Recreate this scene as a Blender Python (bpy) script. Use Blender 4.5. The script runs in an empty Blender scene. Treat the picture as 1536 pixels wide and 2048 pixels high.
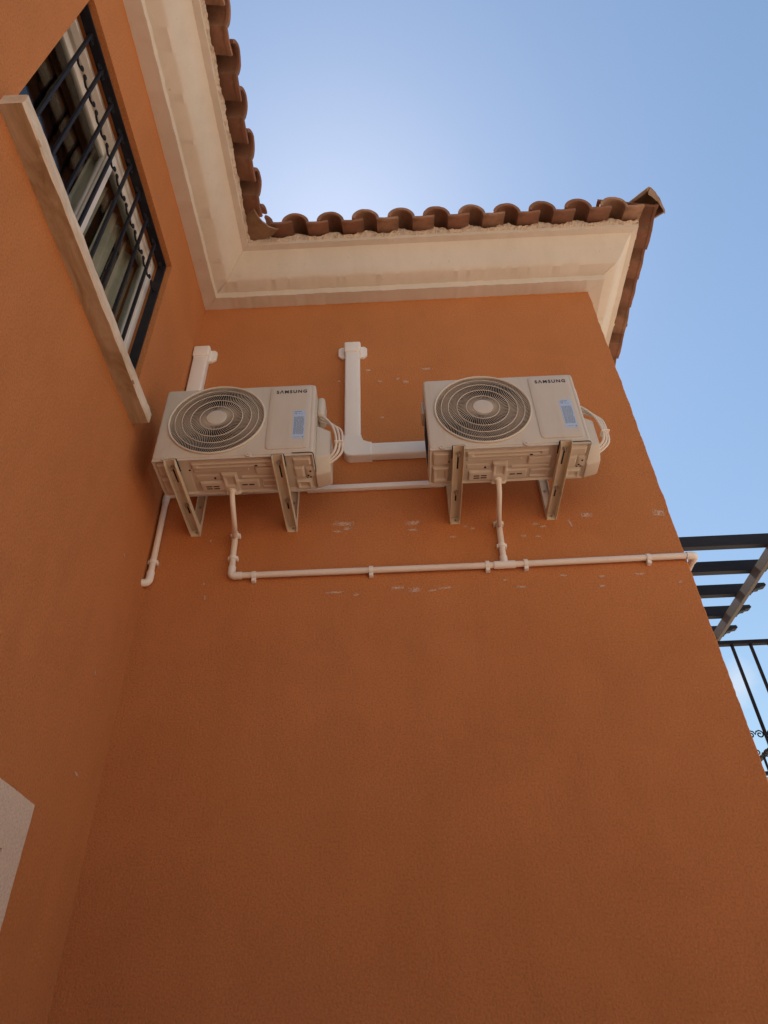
import bpy, bmesh, math, random
from mathutils import Vector, Matrix, noise
R = math.radians
random.seed(7)
scene = bpy.context.scene
COL = scene.collection

# ------------------------------------------------------------------ camera
FPX, CAM, YAW, PIT, ROL = 1432.11, Vector((1.3049, -3.0745, 1.6)), -0.012834, 0.693868, -0.037177
fw = Vector((math.sin(YAW) * math.cos(PIT), math.cos(YAW) * math.cos(PIT), math.sin(PIT)))
r0 = Vector((math.cos(YAW), -math.sin(YAW), 0)); u0_ = r0.cross(fw)
rt = r0 * math.cos(ROL) + u0_ * math.sin(ROL); up = -r0 * math.sin(ROL) + u0_ * math.cos(ROL)
cd = bpy.data.cameras.new('camera'); cam = bpy.data.objects.new('camera', cd); COL.objects.link(cam)
cam.matrix_world = Matrix(((rt.x, up.x, -fw.x, CAM.x), (rt.y, up.y, -fw.y, CAM.y), (rt.z, up.z, -fw.z, CAM.z), (0, 0, 0, 1)))
cd.sensor_fit = 'VERTICAL'; cd.sensor_height = 36; cd.sensor_width = 27; cd.lens = FPX / 2048 * 36
cd.clip_start = 0.05; cd.clip_end = 3000
scene.camera = cam
scene.render.resolution_x = 768; scene.render.resolution_y = 1024

def ray(px, py):
    return rt * ((px - 768) / FPX) - up * ((py - 1024) / FPX) + fw
def on(px, py, ax, val):
    d = ray(px, py); return CAM + d * ((val - CAM[ax]) / d[ax])

# ------------------------------------------------------------------ world, sun, exposure
SUN_EL, SUN_AZ = R(59.3), R(-6.5)          # azimuth measured from +y towards +x
w = bpy.data.worlds.new('World'); scene.world = w; w.use_nodes = True
nt = w.node_tree; nt.nodes.clear()
wo = nt.nodes.new('ShaderNodeOutputWorld'); bg = nt.nodes.new('ShaderNodeBackground')
sk = nt.nodes.new('ShaderNodeTexSky'); sk.sky_type = 'NISHITA'; sk.sun_disc = False
sk.sun_elevation = SUN_EL; sk.sun_rotation = SUN_AZ
sk.air_density = 1.8; sk.dust_density = 0.30; sk.ozone_density = 3.2; sk.altitude = 50
bg.inputs['Strength'].default_value = 0.067
# a small patch of cumulus low in the sky
cdir = ray(1473, 1368).normalized()
tc = nt.nodes.new('ShaderNodeTexCoord')
def vmath(op, a, b=None):
    n = nt.nodes.new('ShaderNodeVectorMath'); n.operation = op
    nt.links.new(a, n.inputs[0])
    if b is not None: n.inputs[1].default_value = b
    return n
def wm(op, a, b, c=None):
    n = nt.nodes.new('ShaderNodeMath'); n.operation = op
    for i, q in enumerate((a, b, c)):
        if q is None: continue
        if isinstance(q, (int, float)): n.inputs[i].default_value = q
        else: nt.links.new(q, n.inputs[i])
    return n.outputs[0]
nz = nt.nodes.new('ShaderNodeTexNoise'); nz.inputs['Scale'].default_value = 22; nz.inputs['Detail'].default_value = 6
nt.links.new(tc.outputs['Generated'], nz.inputs['Vector'])
dst = vmath('DISTANCE', tc.outputs['Generated'], cdir)
fall = wm('SUBTRACT', 1.0, wm('DIVIDE', dst.outputs['Value'], 0.034))
msk = wm('MULTIPLY', wm('ADD', fall, wm('MULTIPLY', wm('SUBTRACT', nz.outputs['Fac'], 0.5), 2.2)), 1.1)
cl = nt.nodes.new('ShaderNodeClamp'); nt.links.new(msk, cl.inputs['Value'])
mx = nt.nodes.new('ShaderNodeMixRGB'); mx.inputs[2].default_value = (6.2, 6.6, 7.2, 1)
mf = wm('MULTIPLY', cl.outputs[0], 0.55); nt.links.new(mf, mx.inputs[0])
nt.links.new(sk.outputs[0], mx.inputs[1])
nt.links.new(mx.outputs[0], bg.inputs['Color']); nt.links.new(bg.outputs[0], wo.inputs[0])

sd = bpy.data.lights.new('sun', 'SUN'); sun = bpy.data.objects.new('sun', sd); COL.objects.link(sun)
sd.energy = 5.0; sd.angle = R(0.53); sd.color = (1.0, 0.94, 0.85)
sdir = Vector((math.sin(SUN_AZ) * math.cos(SUN_EL), math.cos(SUN_AZ) * math.cos(SUN_EL), math.sin(SUN_EL)))
sun.rotation_euler = (-sdir).to_track_quat('-Z', 'Y').to_euler()
sun.location = (0, 8, 20)
vs = scene.view_settings
vs.view_transform = 'Standard'; vs.look = 'None'; vs.gamma = 1; vs.use_curve_mapping = False
vs.exposure = 0.95
scene.cycles.max_bounces = 10; scene.cycles.diffuse_bounces = 6

# ------------------------------------------------------------------ materials
class Mat:
    def __init__(s, name, rough=0.7, spec=0.3, metal=0.0):
        s.m = bpy.data.materials.new(name); s.m.use_nodes = True; s.t = s.m.node_tree
        s.b = s.t.nodes['Principled BSDF']; s.b.inputs['Roughness'].default_value = rough
        s.b.inputs['Specular IOR Level'].default_value = spec; s.b.inputs['Metallic'].default_value = metal
        s.tc = s.t.nodes.new('ShaderNodeTexCoord')
    def n(s, ty, **k):
        n = s.t.nodes.new(ty)
        for a, v in k.items(): n.inputs[a].default_value = v
        return n
    def l(s, a, b): s.t.links.new(a, b)
    def noise(s, scale, detail=4, rough=0.55, coord='Object', dist=0.0, vec=None):
        n = s.n('ShaderNodeTexNoise', Scale=scale, Detail=detail, Roughness=rough, Distortion=dist)
        s.l(vec if vec is not None else s.tc.outputs[coord], n.inputs['Vector']); return n.outputs['Fac']
    def ramp(s, fac, stops):
        n = s.t.nodes.new('ShaderNodeValToRGB'); e = n.color_ramp.elements
        while len(e) < len(stops): e.new(0.5)
        for i, (p, c) in enumerate(stops):
            e[i].position = p; e[i].color = (c[0], c[1], c[2], 1) if not isinstance(c, (int, float)) else (c, c, c, 1)
        s.l(fac, n.inputs[0]); return n.outputs['Color']
    def mix(s, fac, a, b, mode='MIX'):
        n = s.t.nodes.new('ShaderNodeMixRGB'); n.blend_type = mode
        for i, q in enumerate((fac, a, b)):
            if isinstance(q, (int, float)): n.inputs[i].default_value = q
            elif isinstance(q, tuple): n.inputs[i].default_value = (*q[:3], 1)
            else: s.l(q, n.inputs[i])
        return n.outputs[0]
    def color(s, c):
        if isinstance(c, tuple): s.b.inputs['Base Color'].default_value = (*c[:3], 1)
        else: s.l(c, s.b.inputs['Base Color'])
    def bump(s, h, strength, dist):
        n = s.n('ShaderNodeBump', Strength=strength, Distance=dist); s.l(h, n.inputs['Height'])
        s.l(n.outputs[0], s.b.inputs['Normal'])
    def math(s, op, a, b):
        n = s.t.nodes.new('ShaderNodeMath'); n.operation = op
        for i, q in enumerate((a, b)):
            if isinstance(q, (int, float)): n.inputs[i].default_value = q
            else: s.l(q, n.inputs[i])
        return n.outputs[0]

def stucco(name, dark, mid, light, grain=105, bump=0.7, dist=0.004):
    M = Mat(name, 0.92, 0.12)
    big = M.noise(0.7, 4, 0.55); med = M.noise(7, 4, 0.6); fine = M.noise(grain, 5, 0.62)
    c = M.ramp(big, [(0.3, dark), (0.52, mid), (0.72, light)])
    c = M.mix(M.math('MULTIPLY', M.ramp(med, [(0.45, 0.0), (0.7, 1.0)]), 0.25), c, light)
    mp = M.n('ShaderNodeMapping', Scale=(5.5, 5.5, 0.35)); M.l(M.tc.outputs['Object'], mp.inputs['Vector'])
    stk = M.ramp(M.noise(1.0, 5, 0.62, vec=mp.outputs[0]), [(0.35, 0.965), (0.5, 1.0), (0.68, 1.02)])
    c = M.mix(0.8, c, stk, 'MULTIPLY')
    blot = M.ramp(M.noise(2.3, 6, 0.68, dist=0.7), [(0.36, 0.94), (0.52, 1.0), (0.66, 1.04)])
    c = M.mix(0.8, c, blot, 'MULTIPLY')
    c = M.mix(0.55, c, M.ramp(fine, [(0.3, 0.62), (0.5, 0.98), (0.7, 1.2)]), 'MULTIPLY')  # grain pits darkened in the colour, as bump shades weakly in diffuse light
    M.color(c)
    vo = M.n('ShaderNodeTexVoronoi', Scale=grain * 1.3); M.l(M.tc.outputs['Object'], vo.inputs['Vector'])
    h = M.math('ADD', fine, M.math('MULTIPLY', vo.outputs['Distance'], 0.45))
    M.bump(h, bump, dist); return M.m
MAT = {}
MAT['wall'] = stucco('orange_stucco', (0.470, 0.180, 0.064), (0.493, 0.191, 0.070), (0.516, 0.205, 0.079))
MAT['trim'] = stucco('cream_stucco', (0.58, 0.46, 0.36), (0.64, 0.53, 0.43), (0.70, 0.60, 0.50), 110, 0.5, 0.003)

def painted(name, c1, c2, rough=0.6, scale=6, bump=0.15, bscale=60, spec=0.3):
    M = Mat(name, rough, spec)
    M.color(M.ramp(M.noise(scale, 5, 0.6), [(0.3, c1), (0.7, c2)]))
    if bump: M.bump(M.noise(bscale, 4), bump, 0.002)
    return M.m
def cornice_mat():
    M = Mat('cornice_paint', 0.75, 0.2)
    c = M.ramp(M.noise(2.2, 5, 0.6), [(0.3, (0.575, 0.51, 0.43)), (0.7, (0.65, 0.585, 0.51))])
    spots = M.ramp(M.noise(23, 6, 0.75), [(0.64, 0.0), (0.69, 1.0)])
    mp = M.n('ShaderNodeMapping', Scale=(3, 3, 0.6)); M.l(M.tc.outputs['Object'], mp.inputs['Vector'])
    st = M.ramp(M.noise(3.0, 6, 0.7, vec=mp.outputs[0]), [(0.50, 0.0), (0.72, 1.0)])
    c = M.mix(M.math('MULTIPLY', st, 0.16), c, (0.44, 0.35, 0.26))
    c = M.mix(M.math('MULTIPLY', spots, 0.5), c, (0.33, 0.24, 0.165))
    M.color(c)
    M.bump(M.math('ADD', M.noise(9, 5, 0.6), M.math('MULTIPLY', M.noise(70, 3), 0.25)), 0.35, 0.006)
    return M.m
MAT['cornice'] = cornice_mat()
def mortar_mat():
    M = Mat('mortar', 0.95, 0.1)
    M.color(M.ramp(M.noise(30, 6, 0.7), [(0.3, (0.34, 0.26, 0.19)), (0.45, (0.54, 0.44, 0.35)), (0.7, (0.64, 0.54, 0.45))]))
    M.bump(M.noise(60, 5, 0.7), 0.7, 0.005); return M.m
MAT['mortar'] = mortar_mat()
MAT['grime'] = painted('grimy_mortar', (0.16, 0.125, 0.085), (0.27, 0.215, 0.15), 0.95, 22, 0.8, 70, 0.1)
def tile_mat(name, a, b, cc):
    M = Mat(name, 0.85, 0.15)
    oi = M.t.nodes.new('ShaderNodeObjectInfo')
    base = M.ramp(oi.outputs['Random'], [(0.0, a), (0.5, b), (1.0, cc)])
    st = M.ramp(M.noise(9, 6, 0.7), [(0.42, 0.0), (0.68, 1.0)])
    c = M.mix(M.math('MULTIPLY', st, 0.7), base, (0.16, 0.095, 0.06))
    pale = M.ramp(M.noise(14, 5, 0.65, dist=0.6), [(0.58, 0.0), (0.75, 1.0)])
    c = M.mix(M.math('MULTIPLY', pale, 0.5), c, (0.36, 0.235, 0.145))
    dk = M.ramp(M.noise(40, 5, 0.7), [(0.62, 0.0), (0.72, 1.0)])
    c = M.mix(M.math('MULTIPLY', dk, 0.5), c, (0.08, 0.06, 0.045))
    M.color(c); M.bump(M.noise(55, 5, 0.65), 0.4, 0.003); return M.m
MAT['tile'] = tile_mat('terracotta', (0.22, 0.105, 0.070), (0.30, 0.148, 0.096), (0.37, 0.22, 0.145))
MAT['hip'] = tile_mat('old_terracotta', (0.27, 0.165, 0.098), (0.29, 0.18, 0.11), (0.31, 0.20, 0.12))
def stone_mat():
    M = Mat('limestone', 0.7, 0.25)
    mp = M.n('ShaderNodeMapping', Scale=(9, 1.6, 9)); M.l(M.tc.outputs['Object'], mp.inputs['Vector'])
    n1 = M.noise(6, 6, 0.65, dist=0.8); n2 = M.noise(1.6, 6, 0.7, dist=1.2, vec=mp.outputs[0])
    c = M.ramp(n1, [(0.3, (0.54, 0.44, 0.33)), (0.55, (0.68, 0.58, 0.47)), (0.75, (0.74, 0.65, 0.54))])
    c = M.mix(M.math('MULTIPLY', M.ramp(n2, [(0.40, 0.0), (0.62, 1.0)]), 0.45), c, (0.40, 0.28, 0.17))
    M.color(c); M.bump(n1, 0.25, 0.004); return M.m
MAT['sill'] = stone_mat()
def underside_stone():
    M = Mat('underside_stone', 0.9, 0.1); mp = M.n('ShaderNodeMapping', Scale=(5, 1.2, 5)); M.l(M.tc.outputs['Object'], mp.inputs['Vector'])
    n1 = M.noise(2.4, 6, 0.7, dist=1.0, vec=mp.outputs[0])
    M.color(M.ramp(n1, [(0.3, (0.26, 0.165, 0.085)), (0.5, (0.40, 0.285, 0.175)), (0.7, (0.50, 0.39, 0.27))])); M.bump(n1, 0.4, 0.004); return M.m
MAT['sill_under'] = underside_stone()
MAT['iron'] = painted('black_iron', (0.010, 0.010, 0.014), (0.020, 0.019, 0.024), 0.55, 20, 0.2, 150, 0.15)
MAT['alu'] = painted('white_aluminium', (0.66, 0.62, 0.57), (0.72, 0.68, 0.63), 0.35, 3, 0)
def enamel_mat(name, a, b_, dirt):
    M = Mat(name, 0.42, 0.4); c = M.ramp(M.noise(2.5, 4), [(0.3, a), (0.7, b_)])
    mp = M.n('ShaderNodeMapping', Scale=(9, 9, 1.3)); M.l(M.tc.outputs['Object'], mp.inputs['Vector'])
    d = M.ramp(M.noise(2.2, 6, 0.7, vec=mp.outputs[0]), [(0.48, 0.0), (0.75, 1.0)])
    c = M.mix(M.math('MULTIPLY', d, 0.30), c, dirt); sp = M.ramp(M.noise(45, 5, 0.7), [(0.66, 0.0), (0.72, 1.0)])
    c = M.mix(M.math('MULTIPLY', sp, 0.25), c, dirt); M.color(c)
    M.l(M.math('ADD', M.math('MULTIPLY', d, 0.25), 0.38), M.b.inputs['Roughness']); return M.m
MAT['casing'] = enamel_mat('beige_enamel', (0.545, 0.490, 0.415), (0.575, 0.520, 0.445), (0.42, 0.34, 0.25))
MAT['pan'] = painted('pan_enamel', (0.53, 0.475, 0.39), (0.58, 0.525, 0.44), 0.5, 6, 0.05, 200, 0.35)
MAT['grille'] = painted('grille_enamel', (0.62, 0.55, 0.46), (0.64, 0.57, 0.48), 0.45, 4, 0)
MAT['bracket'] = painted('bracket_enamel', (0.60, 0.53, 0.41), (0.66, 0.59, 0.46), 0.5, 7, 0.08, 120)
MAT['pvc'] = painted('white_pvc', (0.77, 0.735, 0.69), (0.81, 0.78, 0.735), 0.45, 3, 0.03, 80)
def pipe_mat():
    M = Mat('grimy_pvc', 0.5, 0.3)
    c = M.ramp(M.noise(4, 4), [(0.3, (0.72, 0.64, 0.57)), (0.7, (0.79, 0.72, 0.65))])
    g = M.ramp(M.noise(26, 6, 0.7), [(0.62, 0.0), (0.72, 1.0)])
    M.color(M.mix(M.math('MULTIPLY', g, 0.4), c, (0.32, 0.25, 0.2))); return M.m
MAT['pipe'] = pipe_mat()
MAT['cable'] = painted('cable_white', (0.66, 0.60, 0.53), (0.70, 0.64, 0.57), 0.5, 9, 0.1, 90)
MAT['dark'] = painted('dark_cavity', (0.012, 0.012, 0.012), (0.02, 0.019, 0.018), 0.8, 10, 0)
MAT['fan'] = painted('fan_plastic', (0.035, 0.033, 0.03), (0.05, 0.046, 0.042), 0.5, 10, 0)
MAT['steel'] = Mat('zinc_bolt', 0.35, 0.5, 0.9).m
MAT['steel'].node_tree.nodes['Principled BSDF'].inputs['Base Color'].default_value = (0.45, 0.44, 0.42, 1)
MAT['ink'] = painted('navy_ink', (0.012, 0.014, 0.03), (0.016, 0.018, 0.035), 0.5, 10, 0)
MAT['sticker'] = painted('pale_blue_sticker', (0.40, 0.53, 0.74), (0.45, 0.58, 0.79), 0.35, 20, 0)
MAT['print'] = painted('grey_print', (0.20, 0.25, 0.34), (0.24, 0.29, 0.38), 0.5, 20, 0)
def glass_mat():
    m = bpy.data.materials.new('window_glass'); m.use_nodes = True; t = m.node_tree; t.nodes.clear()
    o = t.nodes.new('ShaderNodeOutputMaterial'); mx_ = t.nodes.new('ShaderNodeMixShader'); fr = t.nodes.new('ShaderNodeFresnel'); fr.inputs[0].default_value = 1.52
    tr = t.nodes.new('ShaderNodeBsdfTransparent'); tr.inputs[0].default_value = (0.80, 0.83, 0.81, 1); gl = t.nodes.new('ShaderNodeBsdfGlossy'); gl.inputs['Roughness'].default_value = 0.02
    hf = t.nodes.new('ShaderNodeMath'); hf.operation = 'MULTIPLY'; hf.inputs[1].default_value = 0.18; t.links.new(fr.outputs[0], hf.inputs[0]); t.links.new(hf.outputs[0], mx_.inputs[0]); t.links.new(tr.outputs[0], mx_.inputs[1]); t.links.new(gl.outputs[0], mx_.inputs[2]); t.links.new(mx_.outputs[0], o.inputs[0])
    return m
MAT['glass'] = glass_mat()
def curtain_mat():
    M = Mat('curtain_cloth', 0.9, 0.1); M.color(M.ramp(M.noise(12, 3), [(0.3, (0.62, 0.57, 0.49)), (0.7, (0.68, 0.63, 0.55))])); return M.m
MAT['curtain'] = curtain_mat()
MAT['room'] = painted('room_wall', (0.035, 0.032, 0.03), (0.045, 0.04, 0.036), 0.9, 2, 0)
def wood_mat(name, c1, c2):
    M = Mat(name, 0.6, 0.3); mp = M.n('ShaderNodeMapping', Scale=(1, 14, 14)); M.l(M.tc.outputs['Object'], mp.inputs['Vector'])
    n = M.noise(5, 5, 0.6, vec=mp.outputs[0]); M.color(M.ramp(n, [(0.3, c1), (0.7, c2)])); M.bump(n, 0.3, 0.002); return M.m
MAT['beam'] = wood_mat('backlit_dark_timber', (0.010, 0.010, 0.014), (0.020, 0.019, 0.024))  # dark timber taken near black, backlit shade put into the colour
MAT['girder'] = wood_mat('lit_timber', (0.085, 0.078, 0.072), (0.125, 0.115, 0.105))  # same timber made paler, light on the girder put into its colour
MAT['door'] = wood_mat('brown_door', (0.10, 0.045, 0.02), (0.16, 0.075, 0.035))
def scuff_mat():
    M = Mat('scuffed_plaster', 0.95, 0.1); M.color(M.ramp(M.noise(3, 3), [(0.3, (0.66, 0.45, 0.31)), (0.7, (0.80, 0.62, 0.48))]))
    oi = M.t.nodes.new('ShaderNodeObjectInfo'); mp = M.n('ShaderNodeMapping', Scale=(2.2, 1, 2.6)); M.l(M.tc.outputs['Object'], mp.inputs['Vector'])
    ad = M.t.nodes.new('ShaderNodeVectorMath'); ad.operation = 'ADD'; M.l(mp.outputs[0], ad.inputs[0])
    sc = M.t.nodes.new('ShaderNodeVectorMath'); sc.operation = 'SCALE'; sc.inputs[0].default_value = (37, 0, 53); M.l(oi.outputs['Random'], sc.inputs['Scale']); M.l(sc.outputs[0], ad.inputs[1])
    nn = M.noise(1.3, 6, 0.72, vec=ad.outputs[0])
    sep = M.t.nodes.new('ShaderNodeSeparateXYZ'); M.l(M.tc.outputs['Object'], sep.inputs[0])
    fx = M.math('SUBTRACT', 1.0, M.math('POWER', M.math('ABSOLUTE', sep.outputs[0], 0), 2.0)); fz = M.math('SUBTRACT', 1.0, M.math('POWER', M.math('ABSOLUTE', sep.outputs[2], 0), 2.0))
    a_ = M.math('MULTIPLY', M.math('MULTIPLY', fx, fz), M.math('SUBTRACT', nn, 0.42))
    cl_ = M.t.nodes.new('ShaderNodeClamp'); M.l(M.math('MULTIPLY', a_, 8.0), cl_.inputs['Value']); cl_.inputs['Max'].default_value = 0.75
    M.l(cl_.outputs[0], M.b.inputs['Alpha']); return M.m
MAT['scuff'] = scuff_mat()
def ground_mat():
    M = Mat('paving', 0.85, 0.2)
    br = M.n('ShaderNodeTexBrick', Scale=1.0); br.inputs['Mortar Size'].default_value = 0.008
    br.inputs['Brick Width'].default_value = 0.4; br.inputs['Row Height'].default_value = 0.4; br.offset = 0
    br.inputs['Color1'].default_value = (0.54, 0.435, 0.335, 1); br.inputs['Color2'].default_value = (0.49, 0.385, 0.29, 1)
    br.inputs['Mortar'].default_value = (0.25, 0.22, 0.18, 1)
    M.l(M.tc.outputs['Object'], br.inputs['Vector'])
    M.color(M.mix(0.5, br.outputs['Color'], M.ramp(M.noise(1.5, 6, 0.7), [(0.3, 0.75), (0.7, 1.1)]), 'MULTIPLY')); return M.m
MAT['ground'] = ground_mat()

# ------------------------------------------------------------------ helpers
def props(o, label=None, cat=None, group=None, kind=None):
    for k, v in (('label', label), ('category', cat), ('group', group), ('kind', kind)):
        if v: o[k] = v
    return o
def empty(name, loc=(0, 0, 0), label=None, cat=None, group=None, parent=None):
    o = bpy.data.objects.new(name, None); COL.objects.link(o); o.location = loc; o.empty_display_size = 0.1
    if parent: o.parent = parent
    return props(o, label, cat, group)
def link(name, me, parent=None, mat=None, M=None):
    o = bpy.data.objects.new(name, me); COL.objects.link(o)
    if mat: 
        me.materials.clear(); me.materials.append(MAT[mat] if isinstance(mat, str) else mat)
    if parent is not None: o.parent = parent
    if M is not None: o.matrix_local = M
    return o
class MB:
    def __init__(s): s.bm = bmesh.new()
    def v(s, p): return s.bm.verts.new(p)
    def f(s, vs, smooth=False):
        try:
            f = s.bm.faces.new(vs); f.smooth = smooth; return f
        except ValueError: return None
    def box(s, a, b, bev=0.0, seg=1):
        x0, y0, z0 = [min(a[i], b[i]) for i in range(3)]; x1, y1, z1 = [max(a[i], b[i]) for i in range(3)]
        vs = [s.v((x, y, z)) for z in (z0, z1) for y in (y0, y1) for x in (x0, x1)]
        fs = [s.f([vs[i] for i in q]) for q in ((0, 2, 3, 1), (4, 5, 7, 6), (0, 1, 5, 4), (2, 6, 7, 3), (0, 4, 6, 2), (1, 3, 7, 5))]
        if bev > 0:
            es = list({e for f in fs for e in f.edges})
            r = bmesh.ops.bevel(s.bm, geom=es, offset=bev, segments=seg, affect='EDGES', profile=0.5)
            if seg > 1:
                for f in r['faces']: f.smooth = True
        return s
    def tube(s, pts, r, n=10, cap=True, smooth=True):
        pts = [Vector(p) for p in pts]; rings = []; prev = None
        for i, p in enumerate(pts):
            d = (pts[min(i + 1, len(pts) - 1)] - pts[max(i - 1, 0)]).normalized()
            if prev is None:
                a = Vector((0, 0, 1)) if abs(d.z) < 0.9 else Vector((1, 0, 0)); a = (a - d * a.dot(d)).normalized()
            else:
                a = (prev - d * prev.dot(d)).normalized()
            prev = a; b = d.cross(a); rr = r[i] if isinstance(r, (list, tuple)) else r
            rings.append([s.v(p + (a * math.cos(t) + b * math.sin(t)) * rr) for t in [2 * math.pi * k / n for k in range(n)]])
        for A, B in zip(rings, rings[1:]):
            for k in range(n): s.f([A[k], A[(k + 1) % n], B[(k + 1) % n], B[k]], smooth)
        if cap: s.f(rings[0][::-1]); s.f(rings[-1])
        return s
    def prism(s, poly, t0, t1, fn):      # poly 2D, extruded between t0,t1 ; fn(u,v,t)->xyz
        A = [s.v(fn(u, v, t0)) for u, v in poly]; B = [s.v(fn(u, v, t1)) for u, v in poly]; n = len(poly)
        s.f(A); s.f(B[::-1])
        for i in range(n): s.f([A[i], B[i], B[(i + 1) % n], A[(i + 1) % n]])
        return s
    def mesh(s, name):
        bmesh.ops.recalc_face_normals(s.bm, faces=s.bm.faces)
        sm_ = any(f.smooth for f in s.bm.faces)
        me = bpy.data.meshes.new(name); s.bm.to_mesh(me); s.bm.free()
        if sm_: me.set_sharp_from_angle(angle=R(34))
        return me
    def build(s, name, mat, parent=None, M=None): return link(name, s.mesh(name), parent, mat, M)
def smooth_path(pts, k=6):
    pts = [Vector(p) for p in pts]; P = [pts[0] * 2 - pts[1]] + pts + [pts[-1] * 2 - pts[-2]]; out = []
    for i in range(1, len(P) - 2):
        a, b, c, d = P[i - 1:i + 3]
        for j in range(k):
            t = j / k
            out.append(0.5 * ((2 * b) + (c - a) * t + (2 * a - 5 * b + 4 * c - d) * t * t + (3 * b - a - 3 * c + d) * t ** 3))
    return out + [pts[-1]]
def fillet(pts, r, k=5):
    pts = [Vector(p) for p in pts]; out = [pts[0]]
    for a, b, c in zip(pts, pts[1:], pts[2:]):
        p = b + (a - b).normalized() * r; q = b + (c - b).normalized() * r
        out += [p * (1 - t) ** 2 + b * 2 * t * (1 - t) + q * t * t for t in [j / k for j in range(k + 1)]]
    return out + [pts[-1]]
def copy_tree(o, parent=None):
    c = o.copy(); COL.objects.link(c)
    if parent is not None: c.parent = parent
    for ch in list(o.children): copy_tree(ch, c)
    return c
def nz1(x, y=0.0, z=0.0): return noise.noise(Vector((x, y, z)))

W = 2.831
# ------------------------------------------------------------------ setting: ground
g = MB(); n = 40
g.f([g.v((-400, -400, 0)), g.v((400, -400, 0)), g.v((400, 400, 0)), g.v((-400, 400, 0))])
props(g.build('ground', 'ground'), kind='structure')

# unseen wall, added behind the viewer to bounce warm light and darken low walls
gw = MB(); gw.box((-14, -5.25, 0), (16, -5.0, 1.9)); gwo = gw.build('added_bounce_wall', 'wall')
props(gwo, 'long orange stucco wall added out of view to bounce light at the house', 'wall')
# ------------------------------------------------------------------ the house
house = empty('house', (0, 0, 0), 'two storey orange stucco house with cream cornice and clay tile eaves', 'house')
WY0, WY1, WZ0, WZ1 = -2.075, -0.650, 4.380, 5.700       # window opening in the left wall
DY0, DY1, DZ1 = -1.75, -0.700, 2.265                     # opening low in the left wall
ZT = 6.62; YL = -4.6
b = MB()
def quad(*p): return b.f([b.v(q) for q in p])
# front wall with a slightly uneven outer corner
zs = [i * ZT / 330 for i in range(331)]
cor = []
for z in zs:
    j = nz1(z * 9.0, 3.1) * 0.0035 + nz1(z * 38.0, 7.7) * 0.0030 + nz1(z * 1.3, 1.0) * 0.004
    cor.append((W + j, 0.0 - nz1(z * 21, 11.3) * 0.002, z))
A = [b.v((W - 0.12, 0, z)) for z in zs]; C1 = [b.v((c[0] - 0.006, c[1], c[2])) for c in cor]
C2 = [b.v((c[0], c[1] + 0.006, c[2])) for c in cor]; D = [b.v((W, 0.12, z)) for z in zs]
L = b.v((0, 0, 0)), b.v((0, 0, ZT))
for i in range(330):
    b.f([A[i], C1[i], C1[i + 1], A[i + 1]]); b.f([C1[i], C2[i], C2[i + 1], C1[i + 1]], True); b.f([C2[i], D[i], D[i + 1], C2[i + 1]])
b.f([L[0]] + A + [L[1]])
b.f([D[0], b.v((W, 9, 0)), b.v((W, 9, ZT))] + D[::-1][:-1])
# left wall with two openings
ys = [YL, WY0, DY0, DY1, WY1, 0.0]; zz = [0, DZ1, WZ0, WZ1, ZT]
def inhole(y0, y1, z0, z1):
    ym, zm = (y0 + y1) / 2, (z0 + z1) / 2
    return (WY0 < ym < WY1 and WZ0 < zm < WZ1) or (DY0 < ym < DY1 and zm < DZ1)
for y0, y1 in zip(ys, ys[1:]):
    for z0, z1 in zip(zz, zz[1:]):
        if not inhole(y0, y1, z0, z1): quad((0, y0, z0), (0, y1, z0), (0, y1, z1), (0, y0, z1))
def reveal(y0, y1, z0, z1, d):
    quad((0, y0, z0), (-d, y0, z0), (-d, y0, z1), (0, y0, z1)); quad((0, y1, z0), (-d, y1, z0), (-d, y1, z1), (0, y1, z1))
    quad((0, y0, z1), (-d, y0, z1), (-d, y1, z1), (0, y1, z1)); quad((0, y0, z0), (-d, y0, z0), (-d, y1, z0), (0, y1, z0))
reveal(WY0, WY1, WZ0, WZ1, 0.30); reveal(DY0, DY1, 0, DZ1, 0.3)
quad((0, YL, 0), (-7, YL, 0), (-7, YL, ZT), (0, YL, ZT)); quad((-7, YL, 0), (-7, 9, 0), (-7, 9, ZT), (-7, YL, ZT)); quad((-7, 9, 0), (W, 9, 0), (W, 9, ZT), (-7, 9, ZT))
b.build('wall', 'wall', house)

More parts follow.
